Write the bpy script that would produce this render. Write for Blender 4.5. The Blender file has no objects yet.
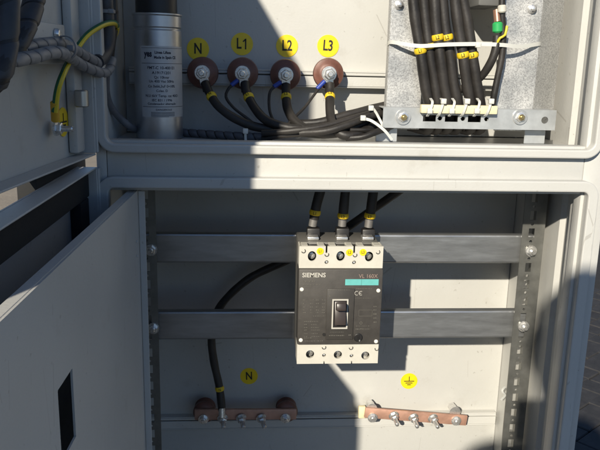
import bpy, bmesh, math, random
from mathutils import Vector, Matrix
random.seed(7)
S = bpy.context.scene
COL = S.collection

# ------------------------------------------------------------------ camera
CAM = Vector((0, -.785, 1.25)); FPX = 699.0
def _n(v): return Vector(v).normalized()
dY = _n((-50, -164, FPX)); dD = _n((-67, 3000, FPX)); dD = (dD - dY*dD.dot(dY)).normalized(); dX = dD.cross(dY)
# rows: world axes seen in camera space (x right, y down, z forward)
right = Vector((dX.x, dY.x, -dD.x)); down = Vector((dX.y, dY.y, -dD.y)); fwd = Vector((dX.z, dY.z, -dD.z))
cam = bpy.data.cameras.new('camera'); cam.sensor_width = 36; cam.lens = FPX/600*36; cam.clip_start = .02; cam.clip_end = 400
co = bpy.data.objects.new('camera', cam); COL.objects.link(co)
R3 = Matrix((right, -down, -fwd)).transposed()
co.matrix_world = Matrix.Translation(CAM) @ R3.to_4x4()
S.camera = co

# ------------------------------------------------------------------ sky, sun, exposure
SUN = Vector((.43, 1.0, -.52)).normalized()
W = bpy.data.worlds.new('World'); S.world = W; W.use_nodes = True
nt = W.node_tree; nt.nodes.clear()
sk = nt.nodes.new('ShaderNodeTexSky'); sk.sky_type = 'NISHITA'; sk.sun_disc = False
sk.sun_elevation = math.asin(-SUN.z); sk.sun_rotation = math.atan2(-SUN.x, -SUN.y)
sk.air_density = .65; sk.dust_density = .02; sk.ozone_density = 2.6
bg = nt.nodes.new('ShaderNodeBackground'); bg.inputs[1].default_value = .095
wo = nt.nodes.new('ShaderNodeOutputWorld'); nt.links.new(sk.outputs[0], bg.inputs[0]); nt.links.new(bg.outputs[0], wo.inputs[0])
sl = bpy.data.lights.new('sun', 'SUN'); sl.energy = 5.0; sl.angle = math.radians(.8); sl.color = (1, .92, .77)
so = bpy.data.objects.new('sun', sl); COL.objects.link(so); so.rotation_euler = SUN.to_track_quat('-Z', 'Y').to_euler(); so.location = (-3, -6, 5)
S.view_settings.view_transform = 'Standard'; S.view_settings.look = 'None'; S.view_settings.gamma = 1
S.view_settings.exposure = .34
S.view_settings.use_curve_mapping = False

# ------------------------------------------------------------------ pixel helpers (a pixel and its own depth give a point in the place)
def ray(x, y): return right*((x-300)/FPX) + down*((y-225)/FPX) + fwd
def at(x, y, Y):
    r = ray(x, y); return CAM + r*((Y-CAM.y)/r.y)

# ------------------------------------------------------------------ materials
MATS = {}
def mat(name, col, rough=.5, metal=0, bump=0, bscale=300, var=0, vscale=30, spec=.5, trans=0, coat=0, stretch=None, alpha=1):
    if name in MATS: return MATS[name]
    m = bpy.data.materials.new(name); m.use_nodes = True; t = m.node_tree; b = t.nodes['Principled BSDF']
    b.inputs['Base Color'].default_value = (*col, 1); b.inputs['Roughness'].default_value = rough
    b.inputs['Metallic'].default_value = metal; b.inputs['Specular IOR Level'].default_value = spec
    if trans: b.inputs['Transmission Weight'].default_value = trans
    if coat: b.inputs['Coat Weight'].default_value = coat
    tc = t.nodes.new('ShaderNodeTexCoord'); src = tc.outputs['Object']
    if stretch:
        mp = t.nodes.new('ShaderNodeMapping'); mp.inputs['Scale'].default_value = stretch; t.links.new(src, mp.inputs[0]); src = mp.outputs[0]
    if var:
        n = t.nodes.new('ShaderNodeTexNoise'); n.inputs['Scale'].default_value = vscale; n.inputs['Detail'].default_value = 6; n.inputs['Roughness'].default_value = .62
        t.links.new(src, n.inputs['Vector'])
        r = t.nodes.new('ShaderNodeValToRGB')
        r.color_ramp.elements[0].position = .3; r.color_ramp.elements[1].position = .7
        r.color_ramp.elements[0].color = (*[c*(1-var) for c in col], 1); r.color_ramp.elements[1].color = (*[min(1, c*(1+var)) for c in col], 1)
        t.links.new(n.outputs['Fac'], r.inputs[0]); t.links.new(r.outputs[0], b.inputs['Base Color'])
        mr = t.nodes.new('ShaderNodeMapRange'); mr.inputs['To Min'].default_value = max(.02, rough-.09); mr.inputs['To Max'].default_value = min(1, rough+.09)
        t.links.new(n.outputs['Fac'], mr.inputs['Value']); t.links.new(mr.outputs[0], b.inputs['Roughness'])
    if bump:
        n2 = t.nodes.new('ShaderNodeTexNoise'); n2.inputs['Scale'].default_value = bscale; n2.inputs['Detail'].default_value = 4
        t.links.new(src, n2.inputs['Vector'])
        bp = t.nodes.new('ShaderNodeBump'); bp.inputs['Strength'].default_value = bump; bp.inputs['Distance'].default_value = .001
        t.links.new(n2.outputs['Fac'], bp.inputs['Height']); t.links.new(bp.outputs[0], b.inputs['Normal'])
    MATS[name] = m; return m

PAINT = mat('cabinet_paint', (.515, .51, .485), .42, bump=.18, bscale=380, var=.035, vscale=9)
# dust and small scuffs on the painted sheet
def dirty(m, amount, scale, dark):
    t = m.node_tree; b = t.nodes['Principled BSDF']; src = b.inputs['Base Color'].links[0].from_socket
    tc = t.nodes.new('ShaderNodeTexCoord'); n = t.nodes.new('ShaderNodeTexNoise'); n.inputs['Scale'].default_value = scale; n.inputs['Detail'].default_value = 9; n.inputs['Roughness'].default_value = .7
    t.links.new(tc.outputs['Object'], n.inputs['Vector'])
    r = t.nodes.new('ShaderNodeValToRGB'); r.color_ramp.elements[0].position = .58; r.color_ramp.elements[1].position = .80
    r.color_ramp.elements[1].color = (amount, amount, amount, 1)
    t.links.new(n.outputs['Fac'], r.inputs[0])
    mx = t.nodes.new('ShaderNodeMix'); mx.data_type = 'RGBA'; mx.inputs[7].default_value = (*dark, 1)
    t.links.new(r.outputs[0], mx.inputs[0]); t.links.new(src, mx.inputs[6]); t.links.new(mx.outputs[2], b.inputs['Base Color'])
dirty(PAINT, .5, 22, (.36, .335, .29))
def scratches(m):
    t = m.node_tree; b = t.nodes['Principled BSDF']; src = b.inputs['Base Color'].links[0].from_socket
    tc = t.nodes.new('ShaderNodeTexCoord'); mp = t.nodes.new('ShaderNodeMapping'); mp.inputs['Scale'].default_value = (26, 26, 5); mp.inputs['Rotation'].default_value = (0, .5, 0)
    v = t.nodes.new('ShaderNodeTexVoronoi'); v.feature = 'DISTANCE_TO_EDGE'; v.inputs['Scale'].default_value = 1.0
    t.links.new(tc.outputs['Object'], mp.inputs[0]); t.links.new(mp.outputs[0], v.inputs['Vector'])
    n = t.nodes.new('ShaderNodeTexNoise'); n.inputs['Scale'].default_value = 14; n.inputs['Detail'].default_value = 3; t.links.new(tc.outputs['Object'], n.inputs['Vector'])
    c = t.nodes.new('ShaderNodeMath'); c.operation = 'LESS_THAN'; c.inputs[1].default_value = .006; t.links.new(v.outputs['Distance'], c.inputs[0])
    g = t.nodes.new('ShaderNodeMath'); g.operation = 'GREATER_THAN'; g.inputs[1].default_value = .60; t.links.new(n.outputs['Fac'], g.inputs[0])
    p = t.nodes.new('ShaderNodeMath'); p.operation = 'MULTIPLY'; t.links.new(c.outputs[0], p.inputs[0]); t.links.new(g.outputs[0], p.inputs[1])
    p2 = t.nodes.new('ShaderNodeMath'); p2.operation = 'MULTIPLY'; p2.inputs[1].default_value = .38; t.links.new(p.outputs[0], p2.inputs[0])
    # specks of grime
    n3 = t.nodes.new('ShaderNodeTexNoise'); n3.inputs['Scale'].default_value = 150; n3.inputs['Detail'].default_value = 2; t.links.new(tc.outputs['Object'], n3.inputs['Vector'])
    r3 = t.nodes.new('ShaderNodeMapRange'); r3.inputs['From Min'].default_value = .71; r3.inputs['From Max'].default_value = .76; r3.inputs['To Max'].default_value = .45; t.links.new(n3.outputs['Fac'], r3.inputs['Value'])
    ad = t.nodes.new('ShaderNodeMath'); ad.operation = 'ADD'; ad.use_clamp = True; t.links.new(p2.outputs[0], ad.inputs[0]); t.links.new(r3.outputs[0], ad.inputs[1])
    mx = t.nodes.new('ShaderNodeMix'); mx.data_type = 'RGBA'; mx.inputs[7].default_value = (.26, .24, .21, 1)
    t.links.new(ad.outputs[0], mx.inputs[0]); t.links.new(src, mx.inputs[6]); t.links.new(mx.outputs[2], b.inputs['Base Color'])
scratches(PAINT)
SEAM = mat('seam_dark', (.08, .075, .065), .8)
RUBBER = mat('black_foam_gasket', (.012, .012, .013), .9, bump=.3, bscale=900)
BLACKP = mat('black_plastic', (.016, .015, .015), .45, var=.2, vscale=60)
CABLE = mat('black_cable_sheath', (.024, .021, .019), .52, bump=.22, bscale=260, var=.5, vscale=26)
CABLE2 = mat('charcoal_cable_sheath', (.045, .045, .05), .5, var=.25, vscale=60)
GREYC = mat('grey_conduit', (.13, .13, .14), .5, var=.2, vscale=70)
WRAP = mat('grey_spiral_wrap', (.22, .22, .225), .45, var=.15, vscale=80)
ZINC = mat('zinc_plate', (.46, .475, .48), .40, metal=.45, bump=.05, bscale=200, var=.16, vscale=45)
RAILM = mat('galvanised_rail', (.42, .43, .44), .34, metal=.82, bump=.10, bscale=240, var=.14, vscale=85, stretch=(.25, 1, 1.4))
PROF = mat('galvanised_profile', (.23, .23, .215), .45, metal=.75, var=.15, vscale=60)
STEEL = mat('bright_steel', (.74, .73, .71), .28, metal=.8, var=.12, vscale=200)
BRASS = mat('yellow_zinc', (.62, .48, .24), .3, metal=1, var=.15, vscale=200)
ALU = mat('capacitor_aluminium', (.50, .50, .51), .38, metal=.9, bump=.05, bscale=120, var=.10, vscale=50)
BROWN = mat('brown_resin', (.150, .064, .046), .46, bump=.15, bscale=200, var=.32, vscale=50)
COPPER = mat('copper_bar', (.46, .265, .195), .48, metal=.35, bump=.15, bscale=120, var=.30, vscale=38)
YELLOW = mat('yellow_vinyl', (.84, .60, .012), .40, var=.08, vscale=60)
MARK = mat('yellow_marker', (.72, .50, .02), .5, var=.08, vscale=300)
INK = mat('black_ink', (.012, .011, .010), .6)
CREAM = mat('cream_plastic', (.74, .66, .43), .5, var=.06, vscale=90)
WHITEP = mat('breaker_light_plastic', (.56, .535, .47), .45, bump=.04, bscale=600, var=.05, vscale=70)
DARKP = mat('breaker_grey_plastic', (.056, .051, .046), .52, bump=.10, bscale=700, var=.16, vscale=80)
DARKP2 = mat('breaker_grey_raised', (.046, .042, .038), .48, bump=.06, bscale=800, var=.07, vscale=80)
TEAL = mat('turquoise_print', (.13, .44, .42), .5, var=.05, vscale=200)
PRINT = mat('white_print', (.50, .48, .43), .6)
PRINTD = mat('faint_print', (.105, .098, .085), .6)
TOGGLE = mat('toggle_brown_black', (.040, .030, .027), .35)
TIE = mat('white_nylon', (.70, .70, .66), .4, trans=.15)
BLUE = mat('blue_sleeve', (.02, .05, .30), .45)
GREEN = mat('green_sleeve', (.03, .36, .10), .4)
GREENW = mat('green_wire', (.012, .12, .05), .4)
YELW = mat('yellow_wire_stripe', (.62, .50, .03), .4)
ORANGE = mat('orange_sleeve', (.62, .36, .03), .5)
LABELM = mat('grey_paper_label', (.50, .50, .50), .5, metal=.25, var=.05, vscale=80)
REDBR = mat('copper_lug', (.40, .22, .15), .4, metal=.6)
SKIN = mat('skin', (.45, .27, .19), .55)
SHIRT = mat('dark_shirt', (.06, .07, .10), .8, var=.2, vscale=60)
HAIRM = mat('dark_hair', (.02, .015, .012), .6)

def spangle():
    m = bpy.data.materials.new('spangled_zinc_sheet'); m.use_nodes = True; t = m.node_tree; b = t.nodes['Principled BSDF']
    tc = t.nodes.new('ShaderNodeTexCoord')
    v = t.nodes.new('ShaderNodeTexVoronoi'); v.inputs['Scale'].default_value = 760; t.links.new(tc.outputs['Object'], v.inputs['Vector'])
    n = t.nodes.new('ShaderNodeTexNoise'); n.inputs['Scale'].default_value = 700; n.inputs['Detail'].default_value = 5; t.links.new(tc.outputs['Object'], n.inputs['Vector'])
    sp = t.nodes.new('ShaderNodeSeparateColor'); t.links.new(v.outputs['Color'], sp.inputs[0])
    mx = t.nodes.new('ShaderNodeMath'); mx.operation = 'MULTIPLY_ADD'; mx.inputs[1].default_value = .6; t.links.new(sp.outputs[0], mx.inputs[0]); t.links.new(n.outputs['Fac'], mx.inputs[2])
    r = t.nodes.new('ShaderNodeValToRGB'); r.color_ramp.elements[0].position = .45; r.color_ramp.elements[1].position = 1.0
    r.color_ramp.elements[0].color = (.30, .30, .30, 1); r.color_ramp.elements[1].color = (.53, .53, .52, 1)
    t.links.new(mx.outputs[0], r.inputs[0]); t.links.new(r.outputs[0], b.inputs['Base Color'])
    n4 = t.nodes.new('ShaderNodeTexNoise'); n4.inputs['Scale'].default_value = 34; n4.inputs['Detail'].default_value = 6; t.links.new(tc.outputs['Object'], n4.inputs['Vector'])
    m4 = t.nodes.new('ShaderNodeMapRange'); m4.inputs['From Min'].default_value = .35; m4.inputs['From Max'].default_value = .7; m4.inputs['To Min'].default_value = .30; m4.inputs['To Max'].default_value = .62; t.links.new(n4.outputs['Fac'], m4.inputs['Value']); t.links.new(m4.outputs[0], b.inputs['Roughness'])
    hs = t.nodes.new('ShaderNodeHueSaturation'); m5 = t.nodes.new('ShaderNodeMapRange'); m5.inputs['From Min'].default_value = .3; m5.inputs['From Max'].default_value = .7; m5.inputs['To Min'].default_value = .82; m5.inputs['To Max'].default_value = 1.12
    t.links.new(n4.outputs['Fac'], m5.inputs['Value']); t.links.new(m5.outputs[0], hs.inputs['Value']); t.links.new(r.outputs[0], hs.inputs['Color']); t.links.new(hs.outputs[0], b.inputs['Base Color'])
    b.inputs['Metallic'].default_value = .4
    return m
SPANGLE = spangle()

def ground_mat():
    m = bpy.data.materials.new('sandy_ground'); m.use_nodes = True; t = m.node_tree; b = t.nodes['Principled BSDF']
    tc = t.nodes.new('ShaderNodeTexCoord')
    n = t.nodes.new('ShaderNodeTexNoise'); n.inputs['Scale'].default_value = 3; n.inputs['Detail'].default_value = 12; n.inputs['Roughness'].default_value = .7
    t.links.new(tc.outputs['Object'], n.inputs['Vector'])
    r = t.nodes.new('ShaderNodeValToRGB'); r.color_ramp.elements[0].color = (.20, .165, .125, 1); r.color_ramp.elements[1].color = (.33, .28, .21, 1)
    t.links.new(n.outputs['Fac'], r.inputs[0]); t.links.new(r.outputs[0], b.inputs['Base Color']); b.inputs['Roughness'].default_value = .9
    bp = t.nodes.new('ShaderNodeBump'); bp.inputs['Distance'].default_value = .02; t.links.new(n.outputs['Fac'], bp.inputs['Height']); t.links.new(bp.outputs[0], b.inputs['Normal'])
    return m
SAND = ground_mat()
BED = mat('paving_bed', (.024, .022, .021), .95, bump=.6, bscale=60, var=.3, vscale=20)
PAVER = mat('charcoal_paver', (.030, .029, .030), .85, bump=.8, bscale=180, var=.35, vscale=25)
CONC = mat('concrete_plinth', (.30, .29, .27), .85, bump=.5, bscale=80, var=.15, vscale=12)

# ------------------------------------------------------------------ mesh helpers
def NB(): return bmesh.new()
def obj(name, bm, m, parent=None, flat=False, ang=35):
    bmesh.ops.recalc_face_normals(bm, faces=bm.faces[:])
    me = bpy.data.meshes.new(name); bm.to_mesh(me); bm.free(); me.materials.append(m)
    if not flat and len(me.polygons):
        me.polygons.foreach_set('use_smooth', [True]*len(me.polygons)); me.set_sharp_from_angle(angle=math.radians(ang))
    o = bpy.data.objects.new(name, me); COL.objects.link(o)
    if parent is not None: attach(o, parent)
    return o
def root_loc(p):
    v = Vector((0, 0, 0))
    while p is not None: v += p.location; p = p.parent
    return v
INV = {}
def attach(o, p):
    o.parent = p; o.matrix_parent_inverse = Matrix.Translation(-INV.get(p.name, Vector((0, 0, 0))))
def thing(name, label, cat, loc=(0, 0, 0), group=None):
    o = bpy.data.objects.new(name, None); COL.objects.link(o); o.location = loc; o.empty_display_size = .02
    INV[o.name] = Vector(loc); tag(o, label, cat, group); return o
def tag(o, label, cat, group=None):
    o['label'] = label; o['category'] = cat
    if group: o['group'] = group
    return o
def box(bm, x0, x1, y0, y1, z0, z1, bev=0, seg=2, M=None):
    x0, x1 = min(x0, x1), max(x0, x1); y0, y1 = min(y0, y1), max(y0, y1); z0, z1 = min(z0, z1), max(z0, z1)
    t = bmesh.new(); bmesh.ops.create_cube(t, size=1)
    for v in t.verts: v.co = Vector((x0+(v.co.x+.5)*(x1-x0), y0+(v.co.y+.5)*(y1-y0), z0+(v.co.z+.5)*(z1-z0)))
    if bev: bmesh.ops.bevel(t, geom=t.edges[:], offset=bev, segments=seg, affect='EDGES', profile=.5)
    join(bm, t, M)
def join(bm, t, M=None):
    vs = [bm.verts.new((M @ v.co) if M else v.co) for v in t.verts]; t.verts.index_update()
    for f in t.faces:
        try: bm.faces.new([vs[v.index] for v in f.verts])
        except ValueError: pass
    t.free()
def frame_of(d):
    d = d.normalized(); a = Vector((0, 0, 1)) if abs(d.z) < .9 else Vector((1, 0, 0))
    u = a.cross(d).normalized(); return u, d.cross(u)
def lathe(bm, o, d, prof, n=24, rot=0, caps=True):
    """prof: list of (radius, distance along d)."""
    o = Vector(o); d = Vector(d).normalized(); u, w = frame_of(d); rings = []
    for r, h in prof:
        if r <= 1e-6: rings.append([bm.verts.new(o+d*h)])
        else: rings.append([bm.verts.new(o+d*h+(u*math.cos(rot+2*math.pi*i/n)+w*math.sin(rot+2*math.pi*i/n))*r) for i in range(n)])
    for a, b in zip(rings, rings[1:]):
        for i in range(n):
            j = (i+1) % n
            if len(a) == 1 and len(b) == 1: continue
            if len(a) == 1: bm.faces.new((a[0], b[i], b[j]))
            elif len(b) == 1: bm.faces.new((a[i], b[0], a[j]))
            else: bm.faces.new((a[i], b[i], b[j], a[j]))
    for rg, s in ((rings[0], 1), (rings[-1], 0)):
        if caps and len(rg) > 2: bm.faces.new(rg)
def cyl(bm, p0, p1, r, n=20, r1=None, bev=0):
    p0 = Vector(p0); p1 = Vector(p1); h = (p1-p0).length; r1 = r if r1 is None else r1
    if bev: pr = [(r-bev, 0), (r, bev), (r1, h-bev), (r1-bev, h)]
    else: pr = [(r, 0), (r1, h)]
    lathe(bm, p0, p1-p0, pr, n)
def spline(P, step=.004):
    P = [Vector(p) for p in P]; Q = [P[0]*2-P[1]] + P + [P[-1]*2-P[-2]]; out = []
    for i in range(1, len(Q)-2):
        a, b, c, d = Q[i-1:i+3]; k = max(2, int((c-b).length/step))
        for s in range(k):
            t = s/k; out.append(.5*((2*b)+(c-a)*t+(2*a-5*b+4*c-d)*t*t+(3*b-a-3*c+d)*t**3))
    out.append(P[-1]); return out
def frames(pts):
    T = []
    for i in range(len(pts)): T.append((pts[min(i+1, len(pts)-1)]-pts[max(i-1, 0)]).normalized())
    u, _ = frame_of(T[0]); F = []
    for t in T:
        u = (u-t*u.dot(t)).normalized(); F.append((u, t.cross(u)))
    return T, F
def tube(bm, pts, r, n=12, cap=True, rf=None):
    T, F = frames(pts); rings = []
    for i, (p, (u, w)) in enumerate(zip(pts, F)):
        rr = rf(i/(len(pts)-1)) if rf else r
        rings.append([bm.verts.new(p+(u*math.cos(2*math.pi*k/n)+w*math.sin(2*math.pi*k/n))*rr) for k in range(n)])
    for a, b in zip(rings, rings[1:]):
        for k in range(n): bm.faces.new((a[k], a[(k+1) % n], b[(k+1) % n], b[k]))
    if cap: bm.faces.new(rings[0]); bm.faces.new(rings[-1])
def helix_band(bm, pts, r, pitch, frac, thick=.0007, n=16, phase=0):
    """a flat band wound round a path (spiral wrap)."""
    T, F = frames(pts); L = [0]
    for a, b in zip(pts, pts[1:]): L.append(L[-1]+(b-a).length)
    def P(s, th, rr):
        s = max(0, min(L[-1]-1e-6, s)); lo = 0
        while lo < len(L)-2 and L[lo+1] < s: lo += 1
        f = (s-L[lo])/max(1e-9, L[lo+1]-L[lo]); p = pts[lo].lerp(pts[lo+1], f); u, w = F[lo]
        return p+(u*math.cos(th)+w*math.sin(th))*rr
    turns = L[-1]/pitch; m = int(turns*n); prev = None; w2 = pitch*frac*.5
    for i in range(m+1):
        s = L[-1]*i/m; th = phase+2*math.pi*s/pitch
        cur = [bm.verts.new(P(s-w2, th, r)), bm.verts.new(P(s-w2*.8, th, r+thick)), bm.verts.new(P(s+w2*.8, th, r+thick)), bm.verts.new(P(s+w2, th, r))]
        if prev:
            for k in range(3): bm.faces.new((prev[k], prev[k+1], cur[k+1], cur[k]))
        prev = cur
def plate(bm, a0, a1, b0, b1, depth, holes, fn):
    """sheet in (a,b) with rectangular/round holes, thickness depth; fn(a,b,d) -> point."""
    A = sorted({a0, a1, *[h[0] for h in holes], *[h[1] for h in holes]}); B = sorted({b0, b1, *[h[2] for h in holes], *[h[3] for h in holes]})
    A = [a for a in A if a0-1e-9 <= a <= a1+1e-9]; B = [b for b in B if b0-1e-9 <= b <= b1+1e-9]
    V = {}
    def v(a, b, k):
        key = (round(a, 7), round(b, 7), k)
        if key not in V: V[key] = bm.verts.new(fn(a, b, depth*k))
        return V[key]
    def inside(a, b):
        for h in holes:
            if h[0] < a < h[1] and h[2] < b < h[3]: return h
    for i in range(len(A)-1):
        for j in range(len(B)-1):
            h = inside((A[i]+A[i+1])/2, (B[j]+B[j+1])/2)
            if h: continue
            for k in (0, 1): bm.faces.new((v(A[i], B[j], k), v(A[i+1], B[j], k), v(A[i+1], B[j+1], k), v(A[i], B[j+1], k)))
    for h in holes:
        if len(h) > 4:   # round: octagon ring inside the square cell
            ca, cb = (h[0]+h[1])/2, (h[2]+h[3])/2; ra, rb = (h[1]-h[0])/2, (h[3]-h[2])/2
            NN = 16; an = [math.radians(225+360*q/NN) for q in range(NN)]
            sq = [(math.cos(t)/max(abs(math.cos(t)), abs(math.sin(t))), math.sin(t)/max(abs(math.cos(t)), abs(math.sin(t)))) for t in an]
            inn = [[bm.verts.new(fn(ca+ra*.98*math.cos(t), cb+rb*.98*math.sin(t), depth*k)) for t in an] for k in (0, 1)]
            for k in (0, 1):
                out = [v(ca+s[0]*ra, cb+s[1]*rb, k) for s in sq]
                for q in range(NN): bm.faces.new((out[q], out[(q+1) % NN], inn[k][(q+1) % NN], inn[k][q]))
            for q in range(NN): bm.faces.new((inn[0][q], inn[0][(q+1) % NN], inn[1][(q+1) % NN], inn[1][q]))
        else:
            c = [(h[0], h[2]), (h[1], h[2]), (h[1], h[3]), (h[0], h[3])]
            for q in range(4):
                p, r = c[q], c[(q+1) % 4]; bm.faces.new((v(*p, 0), v(*r, 0), v(*r, 1), v(*p, 1)))
    c = [(a0, b0), (a1, b0), (a1, b1), (a0, b1)]
    for q in range(4):
        p, r = c[q], c[(q+1) % 4]; bm.faces.new((v(*p, 0), v(*r, 0), v(*r, 1), v(*p, 1)))
def text_bm(s, size, xs=1.0, bold=0, ext=.00012):
    cu = bpy.data.curves.new('lettering', 'FONT'); cu.body = s; cu.size = size; cu.align_x = 'CENTER'; cu.align_y = 'CENTER'
    cu.offset = bold*size; cu.extrude = ext; cu.resolution_u = 3
    o = bpy.data.objects.new('lettering', cu); COL.objects.link(o)
    dg = bpy.context.evaluated_depsgraph_get(); me = o.evaluated_get(dg).to_mesh(); b = bmesh.new(); b.from_mesh(me)
    o.evaluated_get(dg).to_mesh_clear(); bpy.data.objects.remove(o); bpy.data.curves.remove(cu)
    for v in b.verts: v.co.x *= xs
    return b
def letters(bm, s, c, size, xs=1.0, bold=0, rot=0, left=False):
    """lettering lying on a plane that faces the camera side (-Y), centred at c."""
    t = text_bm(s, size, xs, bold); cs, sn = math.cos(rot), math.sin(rot)
    dx = -min(v.co.x for v in t.verts) if left else 0
    for v in t.verts:
        x, y = v.co.x+dx, v.co.y
        v.co = Vector((c[0]+x*cs-y*sn, c[1]-v.co.z, c[2]+x*sn+y*cs))
    join(bm, t)
def hexbolt(parent, c, r, d=(0, -1, 0), h=.006, washer=1.45, m=None, stud=.006, name='bolt', rot=.3, wt=.0018):
    """washer + hexagon nut + stud end standing on point c, as one part."""
    bm = NB(); c = Vector(c); d = Vector(d).normalized()
    if washer: lathe(bm, c, d, [(r*washer, 0), (r*washer, wt), (r*.6, wt)], 24)
    b = wt if washer else 0
    lathe(bm, c+d*b, d, [(r, 0), (r, h*.85), (r*.84, h), (r*.5, h)], 6, rot)
    if stud: lathe(bm, c+d*(b+h*.9), d, [(r*.5, 0), (r*.5, stud), (r*.38, stud+.0012), (0, stud+.0012)], 16)
    return obj(name, bm, m or STEEL, parent, ang=25)

# ------------------------------------------------------------------ ground
bm = NB(); bmesh.ops.create_grid(bm, x_segments=2, y_segments=2, size=150)
g = obj('ground', bm, SAND); g['kind'] = 'structure'
bm = NB(); box(bm, -1.6, 14, -14, 9, -.05, .004); box(bm, -12, -1.6, -14, 1.5, -.05, .004); pv = obj('pavement', bm, BED); pv['kind'] = 'structure'  # dark paving extended out of view to cut warm ground bounce
bm = NB(); box(bm, -.0985, .0985, -.0485, .0485, 0, .022, .004, 1)
pm = None
rot45 = Matrix.Rotation(math.radians(38), 4, 'Z')
cnt = 0
for i in range(-14, 18):
    for j in range(-20, 30):
        # herringbone of 200 x 100 pavers
        for kind in (0, 1):
            if kind == 0: x, y, rz = .1*(i+j)+.1*i*1.0, .1*(j-i)+0.0, 0
            else: x, y, rz = .1*(i+j)+.1*i*1.0+.15, .1*(j-i)+.05-.0, math.pi/2
            if kind == 1: x, y = x, y+.0
            p = rot45 @ Vector((x, y, 0)); X, Y = p.x+1.5, p.y+1.9
            if not (.75 < X < 2.05 and .75 < Y < 3.3) or cnt >= 290: continue
            if pm is None:
                o = obj('paver', bm, PAVER, pv); pm = o.data
            else:
                o = bpy.data.objects.new('paver', pm); COL.objects.link(o); o.parent = pv
            o.location = (X, Y, .006+random.uniform(-.002, .002)); o.rotation_euler = (random.uniform(-.01, .01), random.uniform(-.01, .01), rz+math.radians(38)); cnt += 1

# ------------------------------------------------------------------ cabinet shell
XL, XR, YB = -.172, .427, .300
ZB, ZT = .42, 1.600
UO = (-.158, .400, 1.1575, 1.572); LO = (-.158, .3995, .50, 1.1077)
cab = thing('electrical_cabinet', 'light grey painted steel electrical cabinet with two open compartments', 'cabinet', (.13, .15, .42))
def cpart(name, x0, x1, y0, y1, z0, z1, bev=.0012, m=PAINT):
    b = NB(); box(b, x0, x1, y0, y1, z0, z1, bev); return obj(name, b, m, cab)
cpart('side_wall', XL, XL+.004, .0305, YB, ZB, ZT)
# right wall with a pressed vertical groove
b = NB(); prof = [(.423, .0305), (.423, .098), (.4265, .1025), (.4265, .108), (.4205, .113), (.4205, .298), (.4285, .298), (.4285, .0305)]
vs = [[b.verts.new((x, y, z)) for x, y in prof] for z in (ZB, ZT)]
for i in range(len(prof)): b.faces.new((vs[0][i], vs[0][(i+1) % len(prof)], vs[1][(i+1) % len(prof)], vs[1][i]))
b.faces.new(vs[0]); b.faces.new(vs[1]); obj('side_wall', b, PAINT, cab)
cpart('back_plate', XL+.0045, .4200, .190, .194, 1.1522, ZT-.006)
cpart('back_plate', XL+.0045, .4200, .270, .274, ZB+.006, 1.130)
cpart('rear_panel', XL+.0045, .4200, .2965, .3, ZB+.006, ZT-.006)
cpart('floor', XL+.0045, .4200, .0305, .189, 1.1485, 1.1515)
cpart('compartment_roof', XL+.0045, .4200, .0305, .2690, 1.1300, 1.1335)
cpart('roof', XL, XR+.002, .0305, YB, ZT+.0005, ZT+.005)
cpart('floor', XL+.0045, .4200, .0305, .2960, ZB+.001, ZB+.005)
# front frame: two posts and three cross strips, a hairline weld seam between them
cpart('frame_post', XL, -.1605, .012, .030, ZB, ZT, .0015)
cpart('frame_post', .3955, XR, .012, .030, ZB, ZT, .0015)
cpart('frame_strip', -.1600, .3950, .012, .030, 1.1035, 1.1605, .0008)
cpart('frame_strip', -.1600, .3950, .012, .030, ZB, .505, .0008)
cpart('frame_strip', -.1600, .3950, .012, .030, 1.568, ZT, .0008)
cpart('plinth', XL+.01, XR-.01, .02, .29, .004, ZB-.001, .004, CONC)
# inner return flange of the lower opening at the right
cpart('return_flange', .4015, .4035, .0305, .048, .51, 1.100, .0004)
def rim(o, w, rad, dep, name='rim'):
    x0, x1, z0, z1 = o; b = NB(); sec = []
    # section (distance outward from the opening edge, y)
    sec = [(0, dep), (0, .0018), (.0005, .0005), (.0018, 0), (w-.0018, 0), (w-.0005, .0005), (w, .0018), (w, dep)]
    path = []
    for cx, cz, a0 in ((x1-rad, z1-rad, 0), (x0+rad, z1-rad, 90), (x0+rad, z0+rad, 180), (x1-rad, z0+rad, 270)):
        for k in range(9):
            a = math.radians(a0+k*90/8); path.append((cx, cz, math.cos(a), math.sin(a)))
    rings = [[b.verts.new((cx+c*(rad+s), y, cz+sn*(rad+s))) for s, y in sec] for cx, cz, c, sn in path]
    for i in range(len(rings)):
        A, B2 = rings[i], rings[(i+1) % len(rings)]
        for k in range(len(sec)): b.faces.new((A[k], A[(k+1) % len(sec)], B2[(k+1) % len(sec)], B2[k]))
    return obj(name, b, PAINT, cab, ang=20)
rim(UO, .0100, .0095, .0115); rim(LO, .0130, .0065, .0115)

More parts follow.
